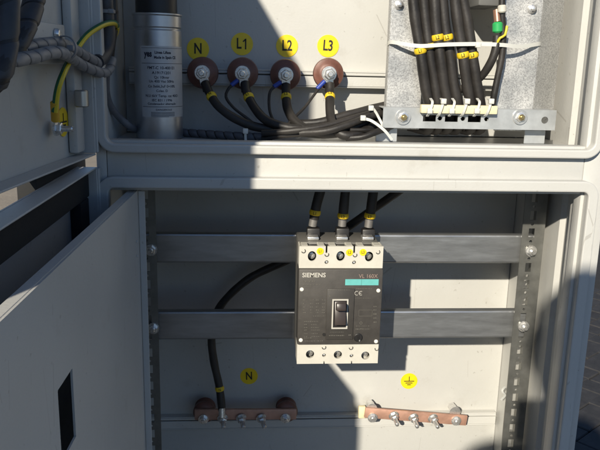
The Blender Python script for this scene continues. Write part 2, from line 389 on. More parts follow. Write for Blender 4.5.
# ------------------------------------------------------------------ doors
class Door:
    def __init__(s, ex, ey, k, nf):      # (ex, ey): inner edge of the flange at the hinge, nf: flange depth
        s.du = Vector((-k, -1, 0)).normalized(); s.dn = Vector((1, -k, 0)).normalized(); s.H = Vector((ex, ey, 0))-s.dn*nf
    def P(s, u, n, z): return s.H+s.du*u+s.dn*n+Vector((0, 0, z))
    def M(s): return Matrix(((s.du.x, s.dn.x, 0, s.H.x), (s.du.y, s.dn.y, 0, s.H.y), (0, 0, 1, 0), (0, 0, 0, 1)))
    def pix(s, x, y, n):                 # point on the sheet (offset n) seen at a pixel
        r = ray(x, y); p0 = s.P(0, n, 0); t = (p0-CAM).dot(s.dn)/r.dot(s.dn); return CAM+r*t
    def uz(s, p): return ((p-s.H).dot(s.du), p.z)
def pan(D, L, z0, z1, nf, label, holes=(), th=.0018, bev=.0006):
    b = NB(); plate(b, 0, L, z0, z1, th, list(holes), lambda u, z, d: D.P(u, -d, z)); d = obj('door', b, PAINT, cab); d['label'] = label
    def fl(u0, u1, n0, n1, a, c):
        q = NB(); box(q, u0, u1, n0, n1, a, c, bev, 1, D.M()); return obj('flange', q, PAINT, d)
    lo, hi = min(0, nf), max(0, nf)
    s = .0003 if nf > 0 else -.0003-th
    lo, hi = (s, nf) if nf > 0 else (nf, s)
    fl(0, L, lo, hi, z1-th, z1); fl(0, L, lo, hi, z0, z0+th)
    fl(0, th, lo, hi, z0+th+.0002, z1-th-.0002); fl(L-th, L, lo, hi, z0+th+.0002, z1-th-.0002)
    return d
DU = Door(-.169, -.002, .102, .020); door_u = pan(DU, .530, 1.1452, 1.587, .020, 'open door of the upper compartment with wiring on its inner face')
DL = Door(-.1686, -.002, .017, .020); door_l = pan(DL, .580, .46, 1.1319, .020, 'open outer door of the lower compartment with black foam gasket')
DI = Door(-.128, .020, .031, 0)
p1, p2, p3, p4 = [DI.uz(DI.pix(*q, 0)) for q in ((57, 390), (72, 370), (77, 445), (62, 452))]
su0, su1 = (p2[0]+p3[0])/2, (p1[0]+p4[0])/2; sz0, sz1 = .955, 1.0137
door_i = pan(DI, .500, .52, 1.1024, -.011, 'inner cover door with a rectangular cut-out for the breaker toggle', holes=[(su0, su1, sz0, sz1)])
# hinge leaf of the inner door, folded towards the compartment
q = NB(); box(q, .0006, .0022, .0004, .0078, .53, 1.1015, .0004, 1, DI.M()); obj('hinge_leaf', q, PAINT, door_i)
for z in (1.046, 1.029):
    q = NB(); lathe(q, DI.P(.020, .0002, z), DI.dn, [(.0016, 0), (.0016, .0008), (.0009, .0014), (0, .0014)], 10); obj('rivet', q, PAINT, door_i)
# gasket of the lower outer door
def strip(D, u0, u1, n0, n1, a, c, name, m, par, bev=.0015):
    q = NB(); box(q, u0, u1, n0, n1, a, c, bev, 2, D.M()); return obj(name, q, m, par)
gk = [(.006, .574, 1.100, 1.1280), (.006, .574, .464, .484)]
for u0, u1, a, c in gk: strip(DL, u0, u1, .0005, .012, a, c, 'gasket', RUBBER, door_l)
for u0, u1 in ((.010, .045), (.545, .574)): strip(DL, u0, u1, .0005, .012, .4845, 1.0995, 'gasket', RUBBER, door_l)
# added block for an unidentified dark shape between the doors, and hinges at the cabinet side
hp = DL.uz(DL.pix(44, 186, -.02))
u_a, u_b = DL.uz(DL.pix(78, 168, -.012))[0], DL.uz(DL.pix(27, 190, -.012))[0]
q = NB(); box(q, u_a, u_b, -.022, -.0024, 1.105, 1.1425, .003, 2, DL.M()); lt = obj('gap_block', q, mat('matt_black_block', (.012, .012, .012), .85, var=.3, vscale=60), door_l)
q = NB(); lathe(q, DL.P(u_a*.4+u_b*.6, -.012, 1.1425), (0, 0, 1), [(.004, 0), (.004, .002), (.002, .003), (0, .003)], 14); obj('screw', q, STEEL, lt)
for D, d, zs in ((DU, door_u, (1.22, 1.50)), (DL, door_l, (.55, 1.05))):
    for z in zs:
        q = NB(); cyl(q, (XL-.006, .008, z-.022), (XL-.006, .008, z+.022), .0045, 16, bev=.001); obj('hinge', q, BLACKP, d)
for D, d, z0, z1 in ((DU, door_u, 1.1475, 1.585), (DL, door_l, .462, 1.1300)):
    q = NB(); box(q, -.1880, -.1665, -.0014, .0112, z0, z1, .001, 1); obj('hinge_strip', q, PAINT, d)
# upper door: hinge-side channel, mounting bracket, screws, latch barrel
q = NB(); box(q, .006, .030, .0006, .011, 1.150, 1.582, .003, 2, DU.M()); obj('stiffener', q, PAINT, door_u)
bx = [DU.uz(DU.pix(x, y, .012)) for x, y in ((26, 35), (66, 25), (66, 46), (26, 62))]
q = NB(); box(q, bx[1][0]+.003, bx[0][0], .0006, .012, min(bx[2][1], bx[3][1])-.002, max(bx[0][1], bx[1][1]), .002, 2, DU.M()); br = obj('bracket', q, PAINT, door_u)
sp = DU.pix(56, 34, .0125)
q = NB(); lathe(q, sp, DU.dn, [(.0055, 0), (.0055, .0015), (.004, .004), (.0018, .0045), (0, .004)], 16); obj('screw', q, STEEL, br)
pb0 = DU.pix(82, 107, .02); pb1 = DU.pix(81, 90, .02); pb1.x, pb1.y = pb0.x, pb0.y
q = NB(); cyl(q, pb0, pb1, .0072, 24, bev=.0012); obj('latch_barrel', q, mat('dull_steel', (.42, .42, .41), .33, metal=.9), door_u)

# ------------------------------------------------------------------ mounting profiles, rails, channels
def profile(x0, x1, label, mirror=False):
    t = thing('perforated_profile', label, 'profile', ((x0+x1)/2, .137, .43), 'perforated side profiles')
    cx = x0+.0135 if not mirror else x1-.0135; holes = []
    z = .45
    while z < 1.11:
        holes.append((cx-.0042, cx+.0042, z-.0065, z+.0065)); holes.append((cx-.0021, cx+.0021, z+.0104, z+.0146, 'r')); z += .025
    b = NB(); plate(b, x0, x1, .431, 1.128, .0018, holes, lambda a, c, d: Vector((a, .137+d, c))); obj('face', b, PROF, t, flat=True)
    e = (x1-.0018, x1) if not mirror else (x0, x0+.0018)
    b = NB(); box(b, e[0], e[1], .1390, .175, .431, 1.128, .0004, 1); obj('web', b, PROF, t)
    return t
pr_r = profile(.3795, .4115, 'perforated galvanised upright at the right side of the lower compartment')
pr_l = profile(-.1565, -.1245, 'perforated galvanised upright at the left behind the inner door', True)
def rail(z0, z1, label):
    t = thing('mounting_rail', label, 'rail', (.127, .15, z0), 'galvanised cross rails')
    b = NB(); xa, xb, y0, dp, th = -.150, .4005, .145, .026, .002
    # C section: front web, top and bottom flanges, small lips
    sec = [(y0, z0+.003), (y0+.0006, z0+.0014), (y0+.0014, z0+.0006), (y0+.003, z0), (y0+dp, z0), (y0+dp, z0+.008), (y0+dp-th, z0+.008), (y0+dp-th, z0+th), (y0+th, z0+th), (y0+th, z1-th), (y0+.010-th, z1-th), (y0+.010-th, z1-.003), (y0+.010, z1-.003), (y0+.010, z1), (y0+.003, z1), (y0+.0014, z1-.0006), (y0+.0006, z1-.0014), (y0, z1-.003)]
    vs = [[b.verts.new((x, y, z)) for y, z in sec] for x in (xa, xb)]
    for i in range(len(sec)): b.faces.new((vs[0][i], vs[0][(i+1) % len(sec)], vs[1][(i+1) % len(sec)], vs[1][i]))
    obj('channel', b, RAILM, t, flat=True)
    for x in (-.1315, .3945):
        q = hexbolt(t, (x, .1368, (z0+z1)/2), .0062, h=.005, washer=1.3, stud=.004)
    return t
rail(.9782, 1.0200, 'upper galvanised cross rail behind the top of the circuit breaker')
rail(.8656, .9080, 'lower galvanised cross rail behind the circuit breaker toggle')
def channel(y0, yb, z0, z1, label):
    t = thing('support_channel', label, 'channel', (.13, y0, z0), 'painted support channels on the back plates')
    h = z1-z0; xa, xb = -.160, .415
    def part(a, c, n, ya, yb2):
        b = NB(); box(b, xa, xb, ya, yb2, a, c, .0008, 1); obj(n, b, PAINT, t)
    part(z0+h*.80, z1, 'lip', y0, y0+.002); part(z0, z0+h*.72, 'lip', y0, y0+.002)
    part(z1+.0002, z1+.002, 'flange', y0, yb); part(z0-.002, z0-.0002, 'flange', y0, yb)
channel(.1740, .1898, 1.2190, 1.2370, 'narrow painted channel running behind the four brown insulators')
channel(.258, .2698, .6645, .6830, 'narrow painted channel carrying the two copper bars')

# ------------------------------------------------------------------ round stickers
def sticker(c, r, txt, size, xs, label, earth=False):
    t = thing('round_sticker', label, 'sticker', c, 'yellow round terminal stickers')
    b = NB(); lathe(b, (c[0], c[1]-.0003, c[2]), (0, -1, 0), [(r, 0), (r, .0003), (0, .0003)], 40); obj('disc', b, YELLOW, t)
    b = NB(); y = c[1]-.0008
    if earth:
        box(b, c[0]-.0006, c[0]+.0006, y-.0002, y, c[2]+.0005, c[2]+.0085)
        for w, z in ((.0085, 0), (.0058, -.0033), (.003, -.0064)): box(b, c[0]-w, c[0]+w, y-.0002, y, c[2]+z-.0007, c[2]+z+.0007)
        obj('earth_symbol', b, INK, t)
    else:
        if txt == 'L1':
            letters(b, 'L', (c[0]-.0042, y, c[2]), size, xs, .02)
            box(b, c[0]+.0040, c[0]+.0058, y-.0002, y, c[2]-.0069, c[2]+.0069)
            box(b, -.0022, .0022, -.0002, 0, -.0008, .0008, 0, 1, Matrix.Translation((c[0]+.0030, y, c[2]+.0046)) @ Matrix.Rotation(math.radians(-42), 4, 'Y'))
        else: letters(b, txt, (c[0], y, c[2]), size, xs, .02, rot=random.uniform(-.06, .06))
        obj('lettering', b, INK, t)
for px, py, tx, near in ((198, 49, 'N', 'leftmost insulator'), (242, 44, 'L1', 'second insulator from the left'), (287, 46, 'L2', 'third insulator from the left'), (328, 46, 'L3', 'rightmost insulator')):
    sticker(at(px, py, .1898), .0148, tx, .0195, .74, f'yellow round sticker reading {tx} above the {near}')
sticker(at(249, 376, .2698), .0142, 'N', .019, .78, 'yellow round sticker reading N above the left copper bar')
sticker(at(409, 381, .2698), .0140, '', 0, 1, 'yellow round earth symbol sticker above the right copper bar', True)

# ------------------------------------------------------------------ insulators with bolts
def insulator(c, tx, label):
    t = thing('post_insulator', label, 'insulator', (c.x, .174, c.z), 'brown post insulators')
    b = NB(); lathe(b, (c.x, .1738, c.z), (0, -1, 0), [(.0165, 0), (.0185, .003), (.0180, .007), (.0150, .0095), (.0150, .012), (.0195, .015), (.0205, .0185), (.0195, .0225), (.0150, .0245), (.0130, .0262), (.0105, .0270), (0, .0270)], 40); obj('body', b, BROWN, t)
    q = NB(); lathe(q, (c.x, .1466, c.z), (0, -1, 0), [(.0098, 0), (.0098, .0025), (.004, .0025)], 28); obj('washer', q, STEEL, t)
    hexbolt(t, (c.x, .1440-.0034, c.z), .0074, h=.0065, washer=1.18, stud=.0075, wt=.0014, rot=random.random())
    return t
INS = {}
for px, py, tx, lab in ((202, 73, 'N', 'leftmost brown insulator with steel bolt under the N sticker'), (242.5, 73.5, 'L1', 'brown insulator with steel bolt under the L1 sticker'), (286, 75, 'L2', 'brown insulator with steel bolt under the L2 sticker'), (329.5, 74, 'L3', 'rightmost brown insulator with steel bolt under the L3 sticker')):
    c = at(px, py, .140); INS[tx] = c; insulator(c, tx, lab)

# ------------------------------------------------------------------ cables
def marker(par, pts, f, r, tx, ln=.0072):
    i = int(f*(len(pts)-1)); p = pts[i]; d = (pts[min(i+1, len(pts)-1)]-pts[max(i-1, 0)]).normalized()
    b = NB(); lathe(b, p-d*ln/2, d, [(r, 0), (r+.0006, .0007), (r+.0011, ln*.3), (r+.0011, ln*.7), (r+.0006, ln-.0007), (r, ln)], 24); k = obj('marker', b, MARK, par)
    if tx:
        v = (CAM-p).normalized(); v = (v-d*v.dot(d)).normalized(); up = d if d.z > 0 else -d; xx = up.cross(-v).normalized()
        xx = up.cross(v).normalized()
        t = text_bm(tx, .0058, .8, .015)
        for q in t.verts: q.co = p+v*(r+.0013)+xx*q.co.x+up*q.co.y
        b = NB(); join(b, t); obj('lettering', b, INK, k)
def cable(P, r, label, name='cable', m=CABLE, group=None, marks=(), n=14, cat='cable', step=.004):
    pts = spline(P, step); b = NB(); ph = random.random()*6; LL = sum((q-p).length for p, q in zip(pts, pts[1:]))
    tube(b, pts, r, n, rf=lambda f: r*(1+.028*math.sin(ph+f*LL*95)+.02*math.sin(2*ph+f*LL*211)))
    t = thing(name, label, cat, P[0], group); obj('sheath', b, m, t, ang=60)
    for f, tx in marks: marker(t, pts, f, r, tx)
    return t, pts
A = at
YC = .128
def lug(par, c, d, r=.006, L=.016):
    """tinned ring tongue below a bolt, seen as flat tongue and crimp barrel"""
    c = Vector(c); d = Vector(d).normalized(); b = NB()
    s = Vector((1, 0, 0)) if abs(d.x) < .8 else Vector((0, 0, 1)); s = (s-d*s.dot(d)).normalized(); nrm = s.cross(d).normalized()
    M4 = Matrix(((s.x, nrm.x, d.x, c.x), (s.y, nrm.y, d.y, c.y), (s.z, nrm.z, d.z, c.z), (0, 0, 0, 1)))
    box(b, -r, r, -.0012, .0012, .004, L, .0008, 1, M4); obj('lug', b, STEEL, par)
    b = NB(); cyl(b, c+d*L*.8, c+d*(L+.008), r*.85, 14); obj('crimp', b, CABLE, par)
g4 = 'heavy black cables bolted to the insulators'
cN = INS['N']; c1 = INS['L1']; c2 = INS['L2']; c3 = INS['L3']
t, p = cable([A(205, 83, .1415), A(209, 92, .132), A(219, 107, .115), A(238, 120, .105), A(262, 128, .100), A(300, 130, .098), A(335, 128, .098), A(362, 122, .105), A(388, 116, .115), A(410, 112, .12)], .0056, 'black cable with N marker bolted to the leftmost insulator', marks=[(.085, 'N')], group=g4); lug(t, (cN.x, .1432, cN.z), (.25, 0, -1))
t, p = cable([A(245, 83, .1415), A(247, 93, .132), A(254, 107, .115), A(266, 120, .098), A(285, 127, .088), A(310, 129, .086), A(338, 125, .090), A(365, 117, .10), A(388, 111, .11), A(410, 106, .12)], .0058, 'black cable with L1 marker bolted to the second insulator from the left', marks=[(.09, 'L1')], group=g4); lug(t, (c1.x, .1432, c1.z), (.15, 0, -1))
t, p = cable([A(286, 85, .1415), A(286, 95, .132), A(288, 110, .115), A(296, 122, .096), A(312, 131, .080), A(332, 133, .078), A(352, 128, .086), A(372, 121, .10), A(390, 117, .11), A(410, 114, .12)], .0058, 'black cable with L2 marker bolted to the third insulator from the left', marks=[(.085, 'L2')], group=g4); lug(t, (c2.x, .1432, c2.z), (0, 0, -1))
t, p = cable([A(330, 84, .1415), A(330, 95, .132), A(330, 110, .110), A(332, 122, .090), A(338, 132, .074), A(348, 136, .070), A(360, 133, .076), A(373, 127, .088), A(390, 120, .105), A(410, 116, .12)], .0058, 'black cable with L3 marker bolted to the rightmost insulator', marks=[(.115, 'L3')], group=g4); lug(t, (c3.x, .1432, c3.z), (0, 0, -1))
g3 = 'thin black wires with blue sleeves at the insulators'
def thin(P, r, label, a, b2):
    t, p = cable(P, r, label, 'thin_wire', CABLE, g3, n=10, cat='wire')
    b = NB(); cyl(b, a, b2, .0030, 12, bev=.0006); obj('blue_sleeve', b, BLUE, t); return t
thin([A(235, 83, .139), A(229, 88, .134), A(226, 97, .125), A(234, 108, .115), A(248, 119, .106), A(262, 131, .100), A(263, 138, .10)], .0019, 'thin wire with blue sleeve looping down beside the L1 bolt', A(238, 80, .1395), A(231, 85.5, .137))
thin([A(278, 85, .139), A(271, 90, .134), A(269, 99, .125), A(270, 112, .112), A(275, 124, .098), A(279, 130, .094), A(290, 134, .09)], .0019, 'thin wire with blue sleeve hanging beside the L2 bolt', A(281, 82, .1395), A(273.5, 87, .137))
thin([A(320, 87, .139), A(314, 95, .132), A(305, 107, .118), A(294, 118, .104), A(283, 128, .092), A(270, 134, .09), A(262, 141, .095)], .0019, 'thin wire with blue sleeve running down left from the L3 bolt', A(325, 81, .1395), A(317, 89, .138))
# a few more wires in the bundle going to the right
cable([A(262, 133, .085), A(290, 131, .075), A(320, 127, .075), A(350, 119, .085), A(375, 112, .10), A(410, 104, .12)], .0040, 'black wire lying on top of the cable bundle beside the bracket', group='loose black wires in the bundle', n=10)
for Pq, rq, lq in (([A(290, 124, .11), A(320, 122, .105), A(350, 114, .11), A(378, 107, .12), A(412, 100, .13)], .0052, 'uppermost black wire of the bundle behind the rightmost insulator cable'),
                   ([A(300, 133, .075), A(326, 131, .066), A(350, 124, .070), A(372, 116, .085), A(395, 112, .10)], .0046, 'black wire in front of the bundle left of the bracket'),
                   ([A(346, 138, .070), A(362, 137, .064), A(376, 132, .068), A(392, 126, .085)], .0040, 'lowest short black wire of the bundle next to the bracket foot'),
                   ([A(262, 139, .09), A(280, 136, .082), A(300, 134.5, .080), A(325, 136, .08), A(345, 133, .085), A(370, 124, .10)], .0034, 'slim black wire low in the bundle on the compartment floor')):
    cable(Pq, rq, lq, group='loose black wires in the bundle', n=10)
cable([A(350, 130, .070), A(368, 130, .072), A(384, 131, .085), A(398, 125, .10)], .0026, 'short black wire tied at the end of the cable bundle', group='loose black wires in the bundle', n=10)
# grey wrapped cable on the floor of the upper compartment
P = [Vector((A(x, y, yy).x, yy, 1.1572)) for x, y, yy in ((182, 137, .14), (205, 137, .125), (228, 137, .110), (250, 137, .100), (272, 136, .095))]
pts = spline(P, .003); t = thing('wrapped_cable', 'dark spiral wrapped cable lying on the floor of the upper compartment', 'cable', P[0])
b = NB(); tube(b, pts, .0045, 12); obj('sheath', b, CABLE, t); b = NB(); helix_band(b, pts, .0046, .013, .86); obj('spiral_wrap', b, mat('slate_wrap', (.09, .09, .10), .5), t)
def tie_loop(P, w, label, head=None, name='cable_tie', m=TIE, wv=Vector((0, 0, 1)), group='white cable ties', th=.0011):
    """flat nylon strap along a path, width w along wv"""
    pts = spline(P, .003); b = NB(); prev = None; T, F = frames(pts)
    for p, tv in zip(pts, T):
        wd = (wv-tv*wv.dot(tv)); wd = wd.normalized() if wd.length > 1e-4 else Vector((1, 0, 0)); nn = tv.cross(wd).normalized()
        cur = [b.verts.new(p+wd*a*w/2+nn*c*th/2) for a, c in ((-1, -1), (1, -1), (1, 1), (-1, 1))]
        if prev:
            for k in range(4): b.faces.new((prev[k], prev[(k+1) % 4], cur[(k+1) % 4], cur[k]))
        else: b.faces.new(cur)
        prev = cur
    b.faces.new(prev)
    t = thing(name, label, 'cable tie', P[0], group); obj('strap', b, m, t)
    if head:
        h = Vector(head); b = NB(); box(b, h.x-.0032, h.x+.0032, h.y-.0025, h.y+.0025, h.z-.0032, h.z+.0032, .0008); obj('head', b, m, t)
    return t
tie_loop([A(245.5, 131, .092), A(245.5, 137, .092), A(245.8, 141, .092)], .0030, 'white cable tie standing up from the wrapped floor cable', A(245.5, 131, .090), wv=Vector((1, 0, 0)))
tie_loop([A(373, 108, .085), A(378, 116, .078), A(383, 128, .076), A(377, 133, .083)], .0030, 'white cable tie hanging at the left end of the bracket', A(371, 108, .083))
tie_loop([A(362, 118, .070), A(372, 121, .066), A(384, 130, .064), A(392, 140, .066)], .0034, 'white cable tie round the bundle with its tail down to the left bracket foot', A(363, 118, .068))

# ------------------------------------------------------------------ cable bracket assembly (upper right)
tr = thing('cable_bracket', 'galvanised bracket frame holding the vertical black cables', 'bracket', (.27, .08, 1.16))
def strip_plate(x0, x1, y, z0, z1, n='side_plate'):
    b = NB(); box(b, x0, x1, y, y+.002, z0, z1, .0005, 1); return obj(n, b, SPANGLE, tr)
strip_plate(.171, .215, .095, 1.170, 1.50); strip_plate(.312, .3608, .095, 1.170, 1.50)
b = NB(); box(b, .171, .173, .0975, .110, 1.170, 1.50, .0005, 1); obj('side_web', b, SPANGLE, tr)
b = NB(); w_ = [(.3611, .0955), (.4030, .1300), (.4017, .1316), (.3598, .0971)]
vv = [[b.verts.new((x, y, z)) for x, y in w_] for z in (1.170, 1.50)]
for i in range(4): b.faces.new((vv[0][i], vv[0][(i+1) % 4], vv[1][(i+1) % 4], vv[1][i]))
b.faces.new(vv[0]); b.faces.new(vv[1]); obj('side_web', b, SPANGLE, tr, flat=True)
for px, py in ((399, 5), (532, 9)):
    c = A(px, py, .0948); b = NB(); lathe(b, c, (0, -1, 0), [(.0058, 0), (.0058, .001), (.0050, .0035), (.0025, .0045), (0, .0046)], 20); lathe(b, c+Vector((0, -.0035, 0)), (0, -1, 0), [(.0032, 0), (.0032, .0035), (.0022, .004), (0, .004)], 6); obj('screw', b, STEEL, tr)
# front cross plate with slots
zt, zb = 1.1985, 1.1735
holes = []
for x0, x1 in ((423, 436), (445, 458), (468, 481)):
    a, c = A(x0, 118, .072), A(x1, 118, .072); holes.append((a.x, c.x, A(430, 121.5, .072).z, A(430, 115, .072).z))
zc = (holes[0][2]+holes[0][3])/2
for px in (440, 463, 486.5):
    a = A(px, 118, .072); holes.append((a.x-.0027, a.x+.0027, zc-.0027, zc+.0027, 'r'))
for px in (545,):
    a = A(px, 118, .072); holes.append((a.x-.0045, a.x+.0045, zc-.0045, zc+.0045, 'r'))
xa, xb = A(383, 118, .072).x, A(556, 118, .072).x
b = NB(); plate(b, xa, xb, zb, zt, .002, holes, lambda a, c, d: Vector((a, .072+d, c))); obj('cross_plate', b, ZINC, tr, flat=True)
b = NB(); box(b, xa, xb, .0742, .093, zb, zb+.002, .0005, 1); obj('cross_flange', b, ZINC, tr)
b = NB(); box(b, xa, xb, .0742, .1045, zt-.002, zt-.0002, .0005, 1); obj('cross_flange', b, ZINC, tr)
for px, py in ((403, 117), (520, 117)):
    hexbolt(tr, A(px, py, .0718), .0062, h=.0025, washer=1.5, stud=0); hexbolt(tr, A(px, py, .0718)+Vector((0, -.0042, 0)), .0040, h=.003, washer=0, m=BRASS, stud=.002)
# pale feet under the cross plate
for px, s in ((392, -1), (545, 1)):
    c = A(px, 138, .06); b = NB(); box(b, c.x-.019, c.x+.017, .050, .090, 1.1520, 1.1545, .0006, 1); box(b, c.x-.015, c.x+.012, .088, .0900, 1.1548, 1.172, .0005, 1); obj('foot', b, ZINC, tr)
# cream comb bar with ties
a, c = A(421, 109, .064), A(497, 111, .064)
b = NB(); box(b, a.x, c.x, .062, .0705, A(450, 113.5, .064).z, A(450, 105, .064).z, .001)
cb = tag(obj('comb_bar', b, CREAM), 'cream plastic bar clamping the black cables on the bracket', 'clamp bar')
for i, px in enumerate((430, 440.5, 452, 464, 477, 488)):
    q = A(px, 109, .061); tie_loop([q+Vector((.003, .012, .012)), q+Vector((.0022, -.001, .0075)), q+Vector((-.0012, -.0015, -.005)), q+Vector((-.002, .004, -.009))], .0030,
        ['white cable tie at the left end of the cream bar', 'second white cable tie from the left on the cream bar', 'third white cable tie from the left on the cream bar', 'fourth white cable tie from the left on the cream bar', 'fifth white cable tie from the left on the cream bar', 'white cable tie at the right end of the cream bar'][i],
        q+Vector((.0026, -.002, .0095)) if i % 2 else q+Vector((-.001, -.003, -.002)), wv=Vector((1, 0, 0)))
# vertical cables
gv = 'black cables clamped in the bracket'
VC = [((413, 0), (416, 25), (421, 55), (425, 85), (429, 106), 'L1', .405, 'leftmost black cable in the bracket, marker L1'),
      ((423.5, 0), (426, 25), (430, 55), (435, 85), (438, 106), 'L1', .435, 'second black cable from the left in the bracket'),
      ((434.5, 0), (436, 25), (440, 55), (444, 85), (448, 106), 'L2', .50, 'third black cable from the left in the bracket, marker L2'),
      ((442.5, 0), (445, 25), (450, 55), (454, 85), (458, 106), 'L2', .52, 'fourth black cable from the left in the bracket'),
      ((455, 0), (458, 25), (463, 55), (467, 85), (471, 106), 'L3', .375, 'fifth black cable from the left in the bracket, marker L3'),
      ((463, 0), (468, 25), (472.5, 55), (477, 85), (481, 106), 'L3', .385, 'sixth black cable from the left in the bracket')]
for i, (a, b1, c, d, e, tx, f, lab) in enumerate(VC):
    yy = .079+(i % 2)*.004; q0 = A(*a, yy); dv = q0-A(*b1, yy); top = q0+dv*((1.55-q0.z)/dv.z)*.8; top.z = 1.55
    P = [top+Vector((0, .02, 0)), q0+dv*2.2, q0, A(*b1, yy), A(*c, yy), A(*d, yy+.002), A(*e, yy+.004), A(e[0]+1, e[1]+14, yy+.012), A(e[0]-2, e[1]+24, yy+.03), A(e[0]-20, e[1]+20, .125)]
    t, pts = cable(P, .0065, lab, group=gv, step=.005)
    # marker at the wanted pixel height
    zt_ = A(c[0], {0: 50, 1: 46, 2: 39.5, 3: 37, 4: 55.5, 5: 53}[i], yy).z
    k = min(range(len(pts)), key=lambda j: abs(pts[j].z-zt_)+(10 if pts[j].y > yy+.02 else 0)); marker(t, pts, (k+.01)/(len(pts)-1), .0065, tx)
q0 = A(502, 0, .075)
t, pts = cable([Vector((q0.x, .10, 1.54)), Vector((q0.x, .08, 1.42)), q0, A(503, 30, .075), A(502, 55, .075), A(497, 80, .076), A(492, 106, .080), A(490, 118, .095)], .0040, 'slim black cable running down along the right side plate', group=gv)
b = NB(); cyl(b, A(502, 13, .072), A(502, 5, .072), .0052, 18, bev=.0015); obj('white_cap', b, WHITEP, t)
t, pts = cable([A(497, 36, .074), A(496, 48, .073), A(491, 62, .075), A(481, 77, .085), A(468, 86, .10), A(452, 92, .115), A(440, 95, .12)], .0050, 'thick black cable with green sleeve curving behind the others', group=gv)
b = NB(); cyl(b, A(497.5, 33, .074), A(497.5, 22, .074), .0062, 20, bev=.002); obj('green_sleeve', b, GREEN, t)
b = NB(); cyl(b, A(497.5, 22, .075), A(496.5, 10, .078), .0042, 14); obj('lug_barrel', b, REDBR, t)
# green-yellow conductor at the same place
t, pts = cable([A(507, 26, .070), A(505, 35, .068), A(500, 38, .068), A(497, 43, .070)], .0016, 'short yellow green conductor below the green sleeve', 'earth_conductor', YELW, cat='wire')
# long tie across the bracket
tie_loop([A(388, 44, .10), A(391, 42, .090), A(402, 43.5, .080), A(420, 46, .0725), A(447, 44.5, .0695), A(480, 44, .0695), A(503, 45, .0695), A(520, 46.5, .078), A(538, 44, .092), A(541, 43.5, .10)], .0046, 'long translucent cable tie strapped across all cables of the bracket', A(478, 45, .0685))
# brown spot of a relay seen at the very top between the cables
a = A(490, -30, .13); b = NB(); box(b, a.x-.018, a.x+.012, .11, .17, A(490, 7.5, .13).z, A(490, 7.5, .13).z+.06, .003)
tag(obj('terminal_block', b, mat('grey_plastic', (.14, .14, .135), .5)), 'grey plastic terminal block at the top behind the cables', 'terminal block')

# ------------------------------------------------------------------ capacitor
cc = A(159.8, 100, .12); R = .0292; cx, cy = cc.x-.001, .12
cp = thing('capacitor', 'cylindrical aluminium power capacitor with printed label and black cap', 'capacitor', (cx, cy, 1.1516))
ztop = A(158, 13, .095).z
b = NB(); lathe(b, (cx, cy, 1.1517), (0, 0, 1), [(R-.003, 0), (R-.0005, .001), (R, .004), (R, .026), (R, ztop-1.1517-.020), (R-.0012, ztop-1.1517-.0185), (R-.0012, ztop-1.1517-.017), (R, ztop-1.1517-.0155), (R, ztop-1.1517-.003), (R+.0012, ztop-1.1517-.0015), (R+.0012, ztop-1.1517), (R-.002, ztop-1.1517+.0006), (0, ztop-1.1517+.0006)], 56); obj('can', b, ALU, cp)
b = NB(); lathe(b, (cx-.0005, cy, ztop+.0008), (0, 0, 1), [(R-.004, 0), (R-.004, .05), (R-.006, .053), (0, .053)], 48); obj('terminal_cap', b, BLACKP, cp)
def onCyl(u, z, off):   # u: arc length from the front, towards +x
    a = u/R; vx, vy = CAM.x-cx, CAM.y-cy; l = math.hypot(vx, vy); a0 = math.atan2(vx/l, -vy/l)
    a += a0; return Vector((cx+(R+off)*math.sin(a), cy-(R+off)*math.cos(a), z))
zl1, zl0 = A(160, 46, .09).z, A(160, 117.5, .09).z
b = NB(); N_ = 28; ua, ub = -.0225, .0420
rows = [[b.verts.new(onCyl(ua+(ub-ua)*i/N_, z, .00025)) for i in range(N_+1)] for z in (zl0, zl1)]
for i in range(N_): b.faces.new((rows[0][i], rows[0][i+1], rows[1][i+1], rows[1][i]))
lab = obj('label', b, LABELM, cp, flat=False)
def ctext(s, py, size, u=.004, xs=1.0, bold=0, par=None):
    z = A(160, py, .09).z; t = text_bm(s, size, xs, bold, 0)
    for v in t.verts: v.co = onCyl(u+v.co.x, z+v.co.y, .0005)
    b = NB(); join(b, t); return b
zz = NB()
LINES = [('FMT-C 10-400 E1', 68, .0046, .004, 1), ('A19171201', 73, .0046, .004, 1.05), ('Qc 10kvar', 77.5, .0042, .004, 1), ('Un 400 Vac 50Hz', 81.5, .0042, .004, 1), ('Cn 3x66,3uF 0+10%', 86.5, .0042, .004, .95), ('Cclas. D', 91, .0040, .004, 1), ('N.U 6kV Temp. cat 40/D', 96, .0042, .0045, .95), ('IEC 831 / 1996', 100.5, .0040, .004, 1), ('Condensador alternado', 104, .0036, .004, 1), ('DANGEROUS', 110, .0032, .006, 1)]
for s, py, sz_, u, xs in LINES: join(zz, ctext(s, py, sz_*1.03, u, xs, .012))
join(zz, ctext('yes', 54, .0105, -.012, .7, .04)); join(zz, ctext('Linea Lifasa', 52.5, .0046, .006, .95, .03)); join(zz, ctext('Made in Spain CE', 57.5, .0046, .009, .85, .03))
def cline(py, u0, u1, h=.0004):
    z = A(160, py, .09).z; n = 16
    for i in range(n):
        q = [zz.verts.new(onCyl(u0+(u1-u0)*(i+s)/n, z+k*h, .0004)) for s, k in ((0, -1), (1, -1), (1, 1), (0, 1))]; zz.faces.new(q)
cline(63.5, -.021, .040, .00025); cline(107, -.021, .040, .0003); cline(48, -.021, .040, .0002)
for k in range(6): cline(112.4+k*.9, -.010, .020-(k == 5)*.008, .00022)
obj('lettering', zz, mat('label_ink', (.035, .035, .05), .6), lab, flat=True)
